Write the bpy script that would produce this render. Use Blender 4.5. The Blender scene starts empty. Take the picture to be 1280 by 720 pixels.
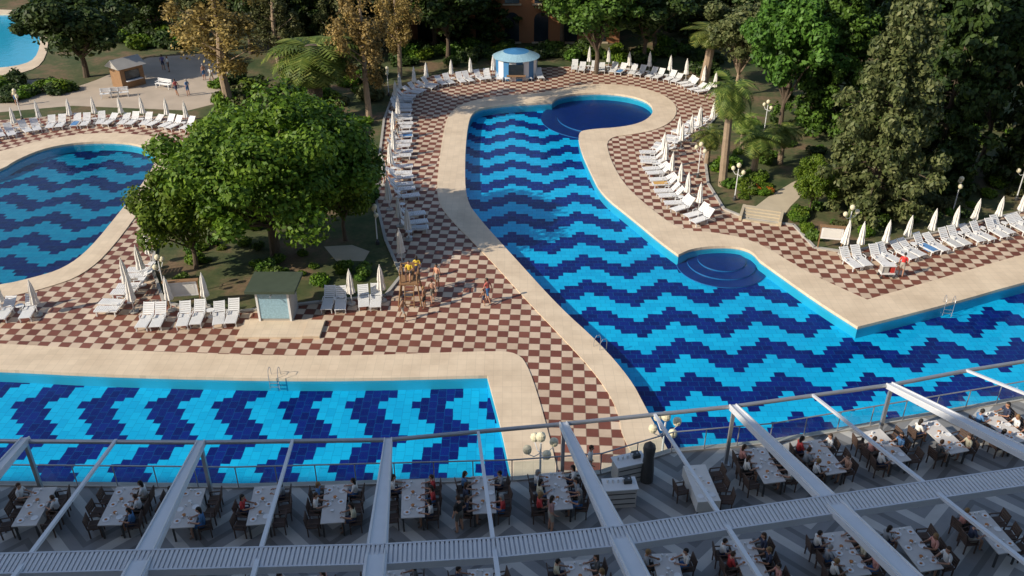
import bpy, math, random
import numpy as np
from mathutils import Vector, Matrix
from mathutils.geometry import tessellate_polygon
random.seed(7)
scene=bpy.context.scene
F=1108.0; PITCH=math.radians(30); H=28.0
CP,SP=math.cos(PITCH),math.sin(PITCH)
# ---- photogrammetry: survey point of the photograph -> real position on the horizontal plane z
def G(px,py,z=0.0):
    dx=(px-640)/F; dy=(360-py)/F
    d=Vector((dx,CP+dy*SP,-SP+dy*CP))
    t=(z-H)/d.z
    return Vector((d.x*t,d.y*t,z))
def topz(base,py):
    dy=(360-py)/F
    return H+base.y/(CP+dy*SP)*(-SP+dy*CP)
# ------------------------------------------------------------------ materials
def newmat(name):
    m=bpy.data.materials.new(name); m.use_nodes=True
    nt=m.node_tree; b=nt.nodes['Principled BSDF']
    return m,nt,b
def N(nt,t,**k):
    n=nt.nodes.new(t)
    for a,v in k.items(): setattr(n,a,v)
    return n
def math_(nt,op,a,b=None,c=None):
    n=nt.nodes.new('ShaderNodeMath'); n.operation=op
    for i,x in enumerate((a,b,c)):
        if x is None: continue
        if isinstance(x,(int,float)): n.inputs[i].default_value=x
        else: nt.links.new(x,n.inputs[i])
    return n.outputs[0]
def mix(nt,f,a,b,mode='MIX'):
    n=nt.nodes.new('ShaderNodeMix'); n.data_type='RGBA'; n.blend_type=mode
    for s,x in ((n.inputs[0],f),(n.inputs[6],a),(n.inputs[7],b)):
        if isinstance(x,(int,float)): s.default_value=x
        elif isinstance(x,tuple): s.default_value=(*x[:3],1)
        else: nt.links.new(x,s)
    return n.outputs[2]
def pos(nt):
    g=N(nt,'ShaderNodeNewGeometry'); return g.outputs['Position']
def noise(nt,scale,detail=3,vec=None,rough=.5):
    n=N(nt,'ShaderNodeTexNoise'); n.inputs['Scale'].default_value=scale; n.inputs['Detail'].default_value=detail
    n.inputs['Roughness'].default_value=rough
    nt.links.new(vec if vec else pos(nt),n.inputs['Vector']); return n
def ramp(nt,f,stops):
    r=N(nt,'ShaderNodeValToRGB'); e=r.color_ramp.elements
    while len(e)<len(stops): e.new(0.5)
    for i,(p,c) in enumerate(stops): e[i].position=p; e[i].color=(*c[:3],1)
    nt.links.new(f,r.inputs[0]); return r.outputs[0]
def simple(name,col,rough=.6,var=.25,scale=3,metal=0,bump=0):
    m,nt,b=newmat(name)
    n=noise(nt,scale,4)
    c=mix(nt,n.outputs[0],tuple(x*(1-var) for x in col),tuple(min(1,x*(1+var)) for x in col))
    nt.links.new(c,b.inputs['Base Color']); b.inputs['Roughness'].default_value=rough; b.inputs['Metallic'].default_value=metal
    if bump:
        bn=N(nt,'ShaderNodeBump'); bn.inputs['Strength'].default_value=bump; bn.inputs['Distance'].default_value=.02
        n2=noise(nt,scale*6,3); nt.links.new(n2.outputs[0],bn.inputs['Height']); nt.links.new(bn.outputs[0],b.inputs['Normal'])
    return m
def leafmat(name,c1,c2,c3,trans=.25):
    m,nt,b=newmat(name)
    g=N(nt,'ShaderNodeNewGeometry')
    oi=N(nt,'ShaderNodeObjectInfo')
    r=ramp(nt,g.outputs['Random Per Island'],[(0,c1),(.5,c2),(1,c3)])
    n=noise(nt,.55,2)
    r2=mix(nt,math_(nt,'MULTIPLY',n.outputs[0],.6),r,tuple(x*.5 for x in c1))
    h=N(nt,'ShaderNodeHueSaturation'); nt.links.new(r2,h.inputs['Color'])
    nt.links.new(math_(nt,'ADD',.85,math_(nt,'MULTIPLY',oi.outputs['Random'],.45)),h.inputs['Value'])
    nt.links.new(math_(nt,'ADD',.485,math_(nt,'MULTIPLY',oi.outputs['Random'],.03)),h.inputs['Hue'])
    nt.links.new(h.outputs[0],b.inputs['Base Color']); b.inputs['Roughness'].default_value=.55
    b.inputs['Specular IOR Level'].default_value=.3
    t=N(nt,'ShaderNodeBsdfTranslucent'); nt.links.new(h.outputs[0],t.inputs[0])
    mx=N(nt,'ShaderNodeMixShader'); mx.inputs[0].default_value=trans
    nt.links.new(b.outputs[0],mx.inputs[1]); nt.links.new(t.outputs[0],mx.inputs[2])
    nt.links.new(mx.outputs[0],nt.nodes['Material Output'].inputs[0])
    return m
def checker_mat():
    m,nt,b=newmat('checker_paving')
    p=pos(nt); mp=N(nt,'ShaderNodeMapping'); mp.inputs['Rotation'].default_value=(0,0,math.radians(3)); nt.links.new(p,mp.inputs[0])
    s=N(nt,'ShaderNodeSeparateXYZ'); nt.links.new(mp.outputs[0],s.inputs[0])
    u=math_(nt,'DIVIDE',s.outputs[0],.62); v=math_(nt,'DIVIDE',s.outputs[1],.62)
    fu=math_(nt,'FLOOR',u); fv=math_(nt,'FLOOR',v)
    chk=math_(nt,'FLOORED_MODULO',math_(nt,'ADD',fu,fv),2)
    cb=N(nt,'ShaderNodeCombineXYZ'); nt.links.new(fu,cb.inputs[0]); nt.links.new(fv,cb.inputs[1])
    wn=N(nt,'ShaderNodeTexWhiteNoise',noise_dimensions='2D'); nt.links.new(cb.outputs[0],wn.inputs['Vector'])
    red=mix(nt,wn.outputs[0],(.16,.050,.032),(.23,.080,.052))
    wh=mix(nt,wn.outputs[0],(.55,.42,.31),(.69,.55,.42))
    c=mix(nt,chk,red,wh)
    gu=math_(nt,'PINGPONG',u,.5); gv=math_(nt,'PINGPONG',v,.5)
    g=math_(nt,'LESS_THAN',math_(nt,'MINIMUM',gu,gv),.03)
    c=mix(nt,math_(nt,'MULTIPLY',g,.6),c,(.20,.15,.11))
    n=noise(nt,.35,5,rough=.65)
    c=mix(nt,.6,c,ramp(nt,n.outputs[0],[(.3,(.58,.53,.48)),(.62,(1,1,1))]),'MULTIPLY')
    nt.links.new(c,b.inputs['Base Color']); b.inputs['Roughness'].default_value=.6
    return m
def pool_mat(name,swap,bright=1.0):
    m,nt,b=newmat(name)
    p=pos(nt)
    nz=noise(nt,1.5,3); nz2=N(nt,'ShaderNodeVectorMath',operation='SUBTRACT'); nt.links.new(nz.outputs['Color'],nz2.inputs[0]); nz2.inputs[1].default_value=(.5,.5,.5)
    sc=N(nt,'ShaderNodeVectorMath',operation='SCALE'); nt.links.new(nz2.outputs[0],sc.inputs[0]); sc.inputs['Scale'].default_value=.13
    ad=N(nt,'ShaderNodeVectorMath',operation='ADD'); nt.links.new(p,ad.inputs[0]); nt.links.new(sc.outputs[0],ad.inputs[1])
    s=N(nt,'ShaderNodeSeparateXYZ'); nt.links.new(ad.outputs[0],s.inputs[0])
    U,V=(s.outputs[1],s.outputs[0]) if swap else (s.outputs[0],s.outputs[1])
    v=math_(nt,'DIVIDE',V,.44); fv=math_(nt,'FLOOR',v)
    u=math_(nt,'ADD',math_(nt,'DIVIDE',U,.62),math_(nt,'MULTIPLY',math_(nt,'FLOORED_MODULO',fv,2),.5))
    fu=math_(nt,'FLOOR',u)
    t=math_(nt,'PINGPONG',fu,4)
    w=math_(nt,'FLOORED_MODULO',math_(nt,'ADD',fv,t),8)
    dark=math_(nt,'LESS_THAN',w,3.5)
    cb=N(nt,'ShaderNodeCombineXYZ'); nt.links.new(fu,cb.inputs[0]); nt.links.new(fv,cb.inputs[1])
    wn=N(nt,'ShaderNodeTexWhiteNoise',noise_dimensions='2D'); nt.links.new(cb.outputs[0],wn.inputs['Vector'])
    B=bright
    cy=mix(nt,wn.outputs[0],(.004*B,.40*B,.70*B),(.008*B,.49*B,.80*B)); dk=mix(nt,wn.outputs[0],(.002*B,.008*B,.115*B),(.004*B,.018*B,.19*B))
    c=mix(nt,dark,cy,dk)
    gu=math_(nt,'PINGPONG',u,.5); gv=math_(nt,'PINGPONG',v,.5)
    g=math_(nt,'LESS_THAN',math_(nt,'MINIMUM',gu,gv),.035)
    c=mix(nt,math_(nt,'MULTIPLY',g,.35),c,(.004,.15*B,.36*B))
    n=noise(nt,.12,3); c=mix(nt,.5,c,ramp(nt,n.outputs[0],[(.3,(.6,.7,.8)),(.65,(1,1,1))]),'MULTIPLY')
    nt.links.new(c,b.inputs['Base Color']); b.inputs['Roughness'].default_value=.5
    b.inputs['Specular IOR Level'].default_value=.1
    return m
def water_mat():
    m,nt,b=newmat('pool_water')
    nt.nodes.remove(b)
    tr=N(nt,'ShaderNodeBsdfTransparent'); tr.inputs[0].default_value=(.90,.985,1,1)
    gl=N(nt,'ShaderNodeBsdfGlossy'); gl.inputs['Roughness'].default_value=.03
    bn=N(nt,'ShaderNodeBump'); bn.inputs['Strength'].default_value=.5; bn.inputs['Distance'].default_value=.05
    n=noise(nt,1.8,4); nt.links.new(n.outputs[0],bn.inputs['Height'])
    nt.links.new(bn.outputs[0],gl.inputs['Normal'])
    g=N(nt,'ShaderNodeNewGeometry'); dt=N(nt,'ShaderNodeVectorMath',operation='DOT_PRODUCT')
    nt.links.new(bn.outputs[0],dt.inputs[0]); nt.links.new(g.outputs['Incoming'],dt.inputs[1])
    c=math_(nt,'MINIMUM',math_(nt,'ABSOLUTE',dt.outputs['Value']),1.0)
    fr=math_(nt,'ADD',.02,math_(nt,'MULTIPLY',math_(nt,'POWER',math_(nt,'SUBTRACT',1.0,c),5),.98))   # Schlick reflectance of water
    mx=N(nt,'ShaderNodeMixShader'); nt.links.new(fr,mx.inputs[0]); nt.links.new(tr.outputs[0],mx.inputs[1]); nt.links.new(gl.outputs[0],mx.inputs[2])
    nt.links.new(mx.outputs[0],nt.nodes['Material Output'].inputs[0])
    return m
def glass_mat():
    m,nt,b=newmat('railing_glass'); nt.nodes.remove(b)
    tr=N(nt,'ShaderNodeBsdfTransparent'); tr.inputs[0].default_value=(.85,.93,.93,1)
    gl=N(nt,'ShaderNodeBsdfGlossy'); gl.inputs['Roughness'].default_value=.05
    n=noise(nt,.8,2)
    mx=N(nt,'ShaderNodeMixShader'); nt.links.new(math_(nt,'MULTIPLY',n.outputs[0],.25),mx.inputs[0]); nt.links.new(tr.outputs[0],mx.inputs[1]); nt.links.new(gl.outputs[0],mx.inputs[2])
    nt.links.new(mx.outputs[0],nt.nodes['Material Output'].inputs[0])
    return m
def coping_mat():
    m,nt,b=newmat('pool_coping_stone')
    br=N(nt,'ShaderNodeTexBrick'); nt.links.new(pos(nt),br.inputs[0]); br.inputs['Scale'].default_value=1
    br.inputs['Brick Width'].default_value=.5; br.inputs['Row Height'].default_value=.5; br.inputs['Mortar Size'].default_value=.01; br.offset=0
    br.inputs['Color1'].default_value=(.74,.60,.44,1); br.inputs['Color2'].default_value=(.69,.56,.41,1); br.inputs['Mortar'].default_value=(.6,.49,.36,1)
    n=noise(nt,.5,5,rough=.6); c=mix(nt,.6,br.outputs[0],ramp(nt,n.outputs[0],[(.3,(.72,.69,.66)),(.6,(1,1,1))]),'MULTIPLY')
    nt.links.new(c,b.inputs['Base Color']); b.inputs['Roughness'].default_value=.65
    return m
def ground_mat():
    m,nt,b=newmat('garden_ground')
    n=noise(nt,.25,6,rough=.7); n2=noise(nt,3,4)
    c=ramp(nt,n.outputs[0],[(.35,(.035,.065,.014)),(.5,(.09,.10,.035)),(.62,(.19,.125,.07))])
    c=mix(nt,.6,c,ramp(nt,n2.outputs[0],[(.3,(.5,.5,.5)),(.7,(1.0,1,1))]),'MULTIPLY')
    nt.links.new(c,b.inputs['Base Color']); b.inputs['Roughness'].default_value=.95
    return m
def terrace_mat():
    m,nt,b=newmat('terrace_tiles')
    s=N(nt,'ShaderNodeSeparateXYZ'); nt.links.new(pos(nt),s.inputs[0])
    z=math_(nt,'ADD',s.outputs[1],math_(nt,'MULTIPLY',math_(nt,'PINGPONG',s.outputs[0],2.2),1.0))
    st=math_(nt,'LESS_THAN',math_(nt,'FLOORED_MODULO',z,2.0),.55)
    st2=math_(nt,'LESS_THAN',math_(nt,'FLOORED_MODULO',math_(nt,'ADD',z,.9),2.0),.3)
    c=mix(nt,st,(.25,.25,.25),(.52,.51,.48)); c=mix(nt,st2,c,(.15,.15,.15))
    n=noise(nt,1.2,4); c=mix(nt,.5,c,ramp(nt,n.outputs[0],[(.3,(.6,.6,.6)),(.7,(1,1,1))]),'MULTIPLY')
    nt.links.new(c,b.inputs['Base Color']); b.inputs['Roughness'].default_value=.4
    return m
def objcol(name,rough=.7):
    m,nt,b=newmat(name); oi=N(nt,'ShaderNodeObjectInfo'); nt.links.new(oi.outputs['Color'],b.inputs['Base Color']); b.inputs['Roughness'].default_value=rough; return m
def randcol(name,stops,rough=.7):
    m,nt,b=newmat(name); oi=N(nt,'ShaderNodeObjectInfo'); r=ramp(nt,oi.outputs['Random'],stops)
    nt.links.new(r,b.inputs['Base Color']); b.inputs['Roughness'].default_value=rough
    r_=[n for n in nt.nodes if n.type=='VALTORGB'][0]; r_.color_ramp.interpolation='CONSTANT'; return m
M={}
M['checker']=checker_mat(); M['poolA']=pool_mat('pool_mosaic_waves',False); M['poolL']=pool_mat('pool_mosaic_painted_reflection',False,.45); M['poolB']=pool_mat('pool_mosaic_zigzag',True)  # poolL: same mosaic darkened, dark tree reflections painted into its colour
M['water']=water_mat(); M['glass']=glass_mat(); M['coping']=coping_mat(); M['ground']=ground_mat(); M['terrace']=terrace_mat()
M['poolwall']=simple('pool_wall_tile',(.02,.40,.60),.4,.1,1); M['pooldark']=simple('pool_step_tile',(.004,.022,.15),.4,.3,2); M['pooledge']=simple('pool_step_edge',(.02,.16,.40),.4,.2,2)
M['white']=simple('white_plastic',(.74,.74,.74),.45,.08,2); M['canvas']=simple('white_canvas',(.78,.75,.70),.85,.1,2)
M['metal']=simple('painted_aluminium',(.62,.64,.69),.45,.08,1.5); M['pipe']=simple('brushed_steel',(.42,.43,.45),.35,.15,3,metal=.6)
M['rib']=simple('ribbed_sheet',(.66,.66,.67),.5,.12,2)
M['dark']=simple('dark_metal',(.05,.05,.05),.5,.2); M['rattan']=simple('rattan_brown',(.09,.055,.04),.7,.3,9)
M['wood']=simple('timber',(.28,.16,.08),.7,.3,4,bump=.3); M['bark']=simple('bark',(.11,.08,.055),.95,.4,3,bump=.8)
M['barkp']=simple('pale_bark',(.30,.22,.15),.95,.35,2,bump=.8)
M['plaza']=simple('plaza_paving',(.46,.38,.30),.8,.25,.5); M['concrete']=simple('concrete',(.40,.38,.35),.8,.2,1)
M['path']=simple('garden_path',(.50,.42,.30),.8,.2,1)
M['green']=simple('green_roof',(.05,.07,.045),.8,.3,2); M['blue']=simple('blue_paint',(.05,.2,.42),.5,.1)
M['mosaic']=simple('shower_mosaic',(.30,.48,.58),.3,.4,9)
M['red']=simple('red_paint',(.5,.04,.03),.5,.1); M['globe']=simple('lamp_globe',(.75,.68,.48),.3,.05)
M['wall']=simple('orange_render',(.33,.15,.07),.9,.15,.6); M['hotel']=simple('hotel_render',(.6,.56,.5),.9,.1,.5)
M['window']=simple('window_glass',(.02,.03,.04),.1,.3,1); M['cloth']=simple('table_linen',(.72,.70,.66),.8,.08,2)
M['runner']=simple('table_stone',(.60,.57,.54),.5,.15,3)
M['plate']=simple('plate_china',(.8,.8,.8),.2,.03); M['food']=simple('food',(.5,.2,.06),.6,.6,20)
M['flower']=simple('orange_flowers',(.75,.18,.02),.7,.5,6)
M['leafA']=leafmat('foliage_broadleaf',(.055,.11,.008),(.12,.22,.015),(.25,.36,.035),.3)
M['leafD']=leafmat('foliage_dark',(.022,.044,.009),(.045,.082,.016),(.085,.13,.025),.22)
M['leafO']=leafmat('foliage_olive',(.055,.072,.022),(.125,.14,.045),(.23,.23,.09),.25)
M['leafC']=leafmat('foliage_conifer',(.04,.09,.010),(.09,.18,.022),(.17,.30,.045),.25)
M['leafY']=leafmat('foliage_autumn',(.13,.09,.03),(.30,.20,.06),(.50,.33,.12),.25)
M['leafP']=leafmat('foliage_palm',(.06,.10,.018),(.15,.21,.035),(.32,.35,.08),.25)
M['skin']=randcol('skin',[(0,(.42,.22,.14)),(.3,(.50,.28,.19)),(.6,(.33,.17,.10)),(.8,(.46,.25,.17))],.5)
M['hair']=randcol('hair',[(0,(.02,.013,.01)),(.35,(.06,.03,.015)),(.6,(.25,.15,.06)),(.75,(.02,.015,.012)),(.9,(.3,.29,.28))],.7)
M['shirt']=objcol('shirt'); M['shorts']=randcol('shorts',[(0,(.03,.04,.09)),(.3,(.15,.14,.12)),(.5,(.02,.02,.02)),(.7,(.4,.37,.32)),(.85,(.05,.15,.35))])
M['shoe']=simple('shoe',(.12,.08,.06),.7,.3); M['eye']=simple('eye',(.02,.015,.01),.2,.1)
# ------------------------------------------------------------------ mesh builder
class MB:
    def __init__(s): s.v=[];s.f=[];s.m=[];s.mats=[]
    def mi(s,k):
        if k not in s.mats: s.mats.append(k)
        return s.mats.index(k)
    def add(s,vs,fs,k):
        o=len(s.v); i=s.mi(k)
        s.v+= [tuple(a) for a in vs]; s.f+=[tuple(j+o for j in f) for f in fs]; s.m+=[i]*len(fs)
    def box(s,c,d,k,rot=None,origin=None):
        x,y,z=[a/2 for a in d]
        vs=[Vector((sx*x,sy*y,sz*z)) for sx in(-1,1) for sy in(-1,1) for sz in(-1,1)]
        if rot is not None: vs=[rot@a for a in vs]
        c=Vector(c); vs=[a+c for a in vs]
        s.add(vs,[(0,1,3,2),(4,6,7,5),(0,4,5,1),(2,3,7,6),(0,2,6,4),(1,5,7,3)],k)
    def tube(s,pts,rad,n,k,cap=True):
        pts=[Vector(p) for p in pts]
        if isinstance(rad,(int,float)): rad=[rad]*len(pts)
        vs=[];fs=[]
        for i,p in enumerate(pts):
            t=(pts[min(i+1,len(pts)-1)]-pts[max(i-1,0)]).normalized()
            a=Vector((0,0,1)) if abs(t.z)<.9 else Vector((1,0,0))
            x=t.cross(a).normalized(); y=t.cross(x)
            for j in range(n):
                an=2*math.pi*j/n; vs.append(p+(x*math.cos(an)+y*math.sin(an))*rad[i])
        for i in range(len(pts)-1):
            for j in range(n):
                fs.append((i*n+j,i*n+(j+1)%n,(i+1)*n+(j+1)%n,(i+1)*n+j))
        if cap: fs.append(tuple(range(n-1,-1,-1))); fs.append(tuple((len(pts)-1)*n+j for j in range(n)))
        s.add(vs,fs,k)
    def lathe(s,prof,n,k,c=(0,0,0),mod=None):
        vs=[];fs=[]
        for i,(r,z) in enumerate(prof):
            for j in range(n):
                an=2*math.pi*j/n; q=r*(mod(j,i) if mod else 1)
                vs.append((c[0]+q*math.cos(an),c[1]+q*math.sin(an),c[2]+z))
        for i in range(len(prof)-1):
            for j in range(n): fs.append((i*n+j,i*n+(j+1)%n,(i+1)*n+(j+1)%n,(i+1)*n+j))
        fs.append(tuple((len(prof)-1)*n+j for j in range(n)))
        s.add(vs,fs,k)
    def ell(s,c,r,n,m,k,keep=None):
        vs=[];fs=[]
        for i in range(m+1):
            ph=math.pi*i/m
            for j in range(n):
                an=2*math.pi*j/n
                vs.append((c[0]+r[0]*math.sin(ph)*math.cos(an),c[1]+r[1]*math.sin(ph)*math.sin(an),c[2]+r[2]*math.cos(ph)))
        for i in range(m):
            for j in range(n):
                f=(i*n+j,(i+1)*n+j,(i+1)*n+(j+1)%n,i*n+(j+1)%n)
                if keep:
                    cc=sum((Vector(vs[q]) for q in f),Vector())/4-Vector(c)
                    if not keep(cc.x/r[0],cc.y/r[1],cc.z/r[2]): continue
                fs.append(f)
        s.add(vs,fs,k)
    def mesh(s,name,smooth=False):
        me=bpy.data.meshes.new(name); me.from_pydata(s.v,[],s.f)
        for k in s.mats: me.materials.append(M[k])
        me.polygons.foreach_set('material_index',s.m)
        if smooth: me.polygons.foreach_set('use_smooth',[True]*len(s.f))
        me.update(); return me
    def obj(s,name,smooth=False,parent=None):
        o=bpy.data.objects.new(name,s.mesh(name,smooth)); scene.collection.objects.link(o)
        if parent: o.parent=parent
        return o
def place(me,name,loc,rz=0,sc=1,col=None,parent=None):
    o=bpy.data.objects.new(name,me); scene.collection.objects.link(o)
    o.location=loc; o.rotation_euler=(0,0,rz); o.scale=(sc,sc,sc) if isinstance(sc,(int,float)) else sc
    if col: o.color=(*col,1)
    if parent: o.parent=parent
    return o
def empty(name):
    o=bpy.data.objects.new(name,None); scene.collection.objects.link(o); return o
# ------------------------------------------------------------------ ground / pools
def smooth(pts,it=3):
    P=[(Vector(p[0]),p[1]) for p in pts]
    for _ in range(it):
        Q=[]
        n=len(P)
        for i,(p,c) in enumerate(P):
            if c: Q.append((p,c)); continue
            Q.append((p*.75+P[i-1][0]*.25,False)); Q.append((p*.75+P[(i+1)%n][0]*.25,False))
        P=Q
    return [p for p,c in P]
def L(pxs,z=0,it=2):
    return smooth([(G(p[0],p[1],z),len(p)>2) for p in pxs],it)
def sheet(mb,loops,z,k):
    vs=[Vector((p.x,p.y,0)) for l in loops for p in l]
    tris=tessellate_polygon([[Vector((p.x,p.y,0)) for p in l] for l in loops])
    fs=[]
    for t in tris:
        a,b,c=[vs[i] for i in t]
        if (b-a).cross(c-a).z<0: t=(t[0],t[2],t[1])
        fs.append(tuple(t))
    mb.add([(v.x,v.y,z) for v in vs],fs,k)
def wall(mb,loop,z0,z1,k,closed=True):
    n=len(loop); vs=[(p.x,p.y,z0) for p in loop]+[(p.x,p.y,z1) for p in loop]
    fs=[(i,(i+1)%n,(i+1)%n+n,i+n) for i in range(n if closed else n-1)]
    mb.add(vs,fs,k)
main_in=L([(590,140),(612,133),(690,128,1),(698,121),(722,117),(755,116),(790,120),(812,128),(818,140),(806,152),(780,159),(735,162),(722,166),(726,188),(738,215),(752,243),(790,273),(826,303),(848,319,1),(862,312),(888,308),(918,308),(940,314),(950,326,1),(1020,376),(1072,409,1),(1180,382),(1290,350),(1500,300,1),(1560,520,1),(1200,600,1),(900,640,1),(860,610,1),(828,550),(806,508),(788,474),(750,430),(700,385),(650,330),(600,275),(582,250),(581,200),(584,160)])
main_out=L([(560,145),(572,132),(605,122),(690,115),(722,106),(770,105),(815,112),(845,128),(846,146),(828,160),(795,168),(757,172),(762,198),(778,228),(802,252),(850,289),(890,290),(945,301),(1010,342),(1084,375,1),(1180,347),(1300,312),(1520,262,1),(1640,640,1),(1200,680,1),(880,680,1),(780,560),(772,510),(745,468),(710,430),(660,378),(610,322),(556,268),(545,245),(549,200),(555,160)])
left_in=L([(0,214),(22,199),(60,184),(110,177),(162,178),(190,187),(196,200),(182,225),(150,265),(112,312),(80,336),(40,348),(0,357),(-150,375),(-260,340),(-220,270),(-80,235)])
left_out=L([(0,190),(60,173),(130,165),(200,171),(222,185),(214,208),(188,245),(140,312),(104,344),(60,360),(0,374),(-160,398),(-330,350),(-270,250),(-90,208)])
low_in=L([(-300,452,1),(0,462),(150,470),(400,475),(609,470,1),(628,540),(648,640,1),(-400,640,1)])
low_out=L([(-340,412,1),(0,430),(180,440),(400,447),(610,439),(648,441),(662,462),(680,520),(700,600),(710,690,1),(-450,690,1)])
back_in=L([(-60,18,1),(34,17),(50,28),(50,70),(24,84),(-60,88,1)])
back_out=L([(-70,12,1),(38,12),(60,26),(60,76),(28,94),(-70,98,1)])
mb=MB(); big=[Vector(p) for p in((-900,-300,0),(900,-300,0),(900,2500,0),(-900,2500,0))]
sheet(mb,[big,main_in,left_in,low_in,back_in],-.02,'ground'); mb.obj('ground')
garden_edge=[(236,200),(205,262),(196,300),(190,335),(205,378),(240,387),(300,390),(400,378),(482,370),(502,345),(482,300),(470,250),(474,200),(480,150),(492,118)]
garden_edge2=[(905,135),(885,158),(880,190),(885,230),(905,262),(935,274),(992,282),(1018,310),(1060,316),(1150,296),(1290,262),(1560,200)]
deck_out=[G(*p) for p in [(-520,700),(-420,220),(-200,172),(0,150),(100,142),(240,146)]+garden_edge+[(540,94),(600,86),(690,84),(760,80),(830,92),(890,112)]+garden_edge2+[(1750,640),(1300,760),(900,800),(300,790)]]
mb=MB(); sheet(mb,[deck_out,main_in,left_in,low_in],-.012,'checker'); mb.obj('checkered_pool_deck')
for ge in(garden_edge,garden_edge2):
    mb=MB(); P=[G(*p) for p in ge]
    for a,b in zip(P,P[1:]):
        t=b-a; mb.box((a+b)/2+Vector((0,0,.04)),(t.length+.05,.2,.14),'concrete',Matrix.Rotation(math.atan2(t.y,t.x),3,'Z'))
    mb.obj('garden_kerb')
def pool(inn,out,floor,zf=-.8,steps=()):
    e=empty('swimming_pool')
    m=MB(); sheet(m,[out,inn],.04,'coping'); wall(m,out,-.05,.04,'coping'); wall(m,inn,-.16,.04,'coping'); m.obj('coping',parent=e)
    m=MB(); wall(m,inn,zf,-.16,'poolwall'); sheet(m,[inn],zf,floor); m.obj('basin',parent=e)
    m=MB(); sheet(m,[inn],-.13,'water'); m.obj('water',parent=e)
    for c,r,z in steps:
        m=MB(); m.lathe([(r,zf+.01),(r,z-.01)],48,'pooledge',c=(c.x,c.y,0)); m.lathe([(r+.002,z-.01),(r-.01,z)],48,'pooldark',c=(c.x,c.y,0)); m.obj('round_step',parent=e)
    return e
c1=G(754,139)
pool(main_in,main_out,'poolA',steps=[(G(903,320),3.0,-.72),(G(903,318),2.3,-.62),(G(903,316),1.6,-.52),(c1,6.0,-.72),(c1,4.4,-.62)])
pool(left_in,left_out,'poolL'); pool(low_in,low_out,'poolB'); pool(back_in,back_out,'poolwall')
mb=MB(); sheet(mb,[[G(*p) for p in[(-300,130),(-200,100),(60,100),(85,112),(120,100),(185,72),(262,66),(285,90),(275,128),(235,138),(90,132),(0,140),(-250,160)]]],-.012,'plaza'); mb.obj('plaza_pavement')
mb=MB(); sheet(mb,[[G(*p) for p in[(926,272),(960,246),(990,228),(1040,205),(1060,212),(1010,236),(988,258),(972,279)]]],-.008,'path'); mb.obj('garden_path')
mb=MB(); sheet(mb,[[G(*p) for p in[(405,308),(440,306),(462,314),(455,326),(420,326)]]],-.008,'path'); mb.obj('garden_path')
# ------------------------------------------------------------------ vegetation
def leaves(mb,C,Nn,size,k,rng,asp=.6):
    n=len(C)
    Nn=Nn+rng.normal(0,.5,(n,3)); Nn/=np.linalg.norm(Nn,axis=1)[:,None]+1e-9
    R=rng.normal(0,1,(n,3)); T=np.cross(Nn,R); T/=np.linalg.norm(T,axis=1)[:,None]+1e-9; B=np.cross(Nn,T)
    s=(size*rng.uniform(.6,1.3,n))[:,None]
    V=np.stack([C-T*s,C-B*s*asp,C+T*s,C+B*s*asp],1).reshape(-1,3)
    o=len(mb.v); i=mb.mi(k)
    mb.v+=list(map(tuple,V.tolist())); mb.f+=[(o+4*q,o+4*q+1,o+4*q+2,o+4*q+3) for q in range(n)]; mb.m+=[i]*n
def lobes_leaves(mb,lobes,per,size,k,rng,lo=.55):
    for c,r in lobes:
        D=rng.normal(0,1,(per,3)); D/=np.linalg.norm(D,axis=1)[:,None]
        q=rng.uniform(lo,1.08,per)[:,None]
        leaves(mb,np.array(c)+D*q*np.array(r),D*.9+np.array([0,0,.35]),size,k,rng)
def broad(seed,h=10.,w=6.,nl=38,per=330,size=.26,k='leafA',bk='bark',base=.22,ls=(.17,.31)):
    rng=np.random.default_rng(seed); mb=MB()
    zc=h*(base+1)/2; rz=h*(1-base)/2
    mb.tube([(0,0,-.3),(.1,0,h*.15),(-.1,.1,h*.35),(0,0,h*.6)],[w*.055,w*.04,w*.03,w*.012],9,bk)
    lobes=[]
    for i in range(nl):
        d=rng.normal(0,1,3); d/=np.linalg.norm(d); 
        if d[2]<-.5: d[2]*=-.6
        q=rng.uniform(.45,.88)
        lr=w*rng.uniform(*ls)
        c=np.array([d[0]*w*q,d[1]*w*q,zc+d[2]*rz*q])
        lobes.append((c,(lr,lr,lr*.8)))
        if i%3==0: mb.tube([(0,0,h*.2),tuple((c*np.array([.5,.5,.75])).tolist()),tuple(c.tolist())],[w*.022,w*.013,w*.004],5,bk)
    lobes_leaves(mb,lobes,per,size,k,rng)
    lobes_leaves(mb,[((0,0,zc),(w*.6,w*.6,rz*.7))],per*5,size*1.2,k,rng,.3)
    return mb.mesh('tree_mesh')
def conifer(seed,h=14.,w=4.5,k='leafC',per=75,tiers=15,size=.24,base=.1):
    rng=np.random.default_rng(seed); mb=MB()
    mb.tube([(0,0,-.3),(0,0,h*.5),(0,0,h*.97)],[w*.07,w*.04,.03],8,'bark')
    lobes=[]
    for i in range(tiers):
        t=i/(tiers-1); z=h*(base+(1-base)*t*.97)
        R=w*(1-t)**.62*rng.uniform(.75,1.1)+.3; n=max(3,int(11*(1-t*.6))); a0=rng.uniform(0,6)
        for j in range(n):
            a=a0+2*math.pi*j/n+rng.uniform(-.25,.25); rr=R*rng.uniform(.6,1.2)
            for q in (.45,.8):
                c=(math.cos(a)*rr*q,math.sin(a)*rr*q,z-rr*q*.12+rng.uniform(-.3,.3)); e=w*rng.uniform(.10,.18)
                lobes.append((c,(e,e,e*.7)))
            if j%2==0: mb.tube([(0,0,z-.2),(math.cos(a)*rr*.8,math.sin(a)*rr*.8,z-rr*.1)],[.07,.02],4,'bark')
    lobes_leaves(mb,lobes,per,size,k,rng,.4)
    return mb.mesh('conifer_mesh')
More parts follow.
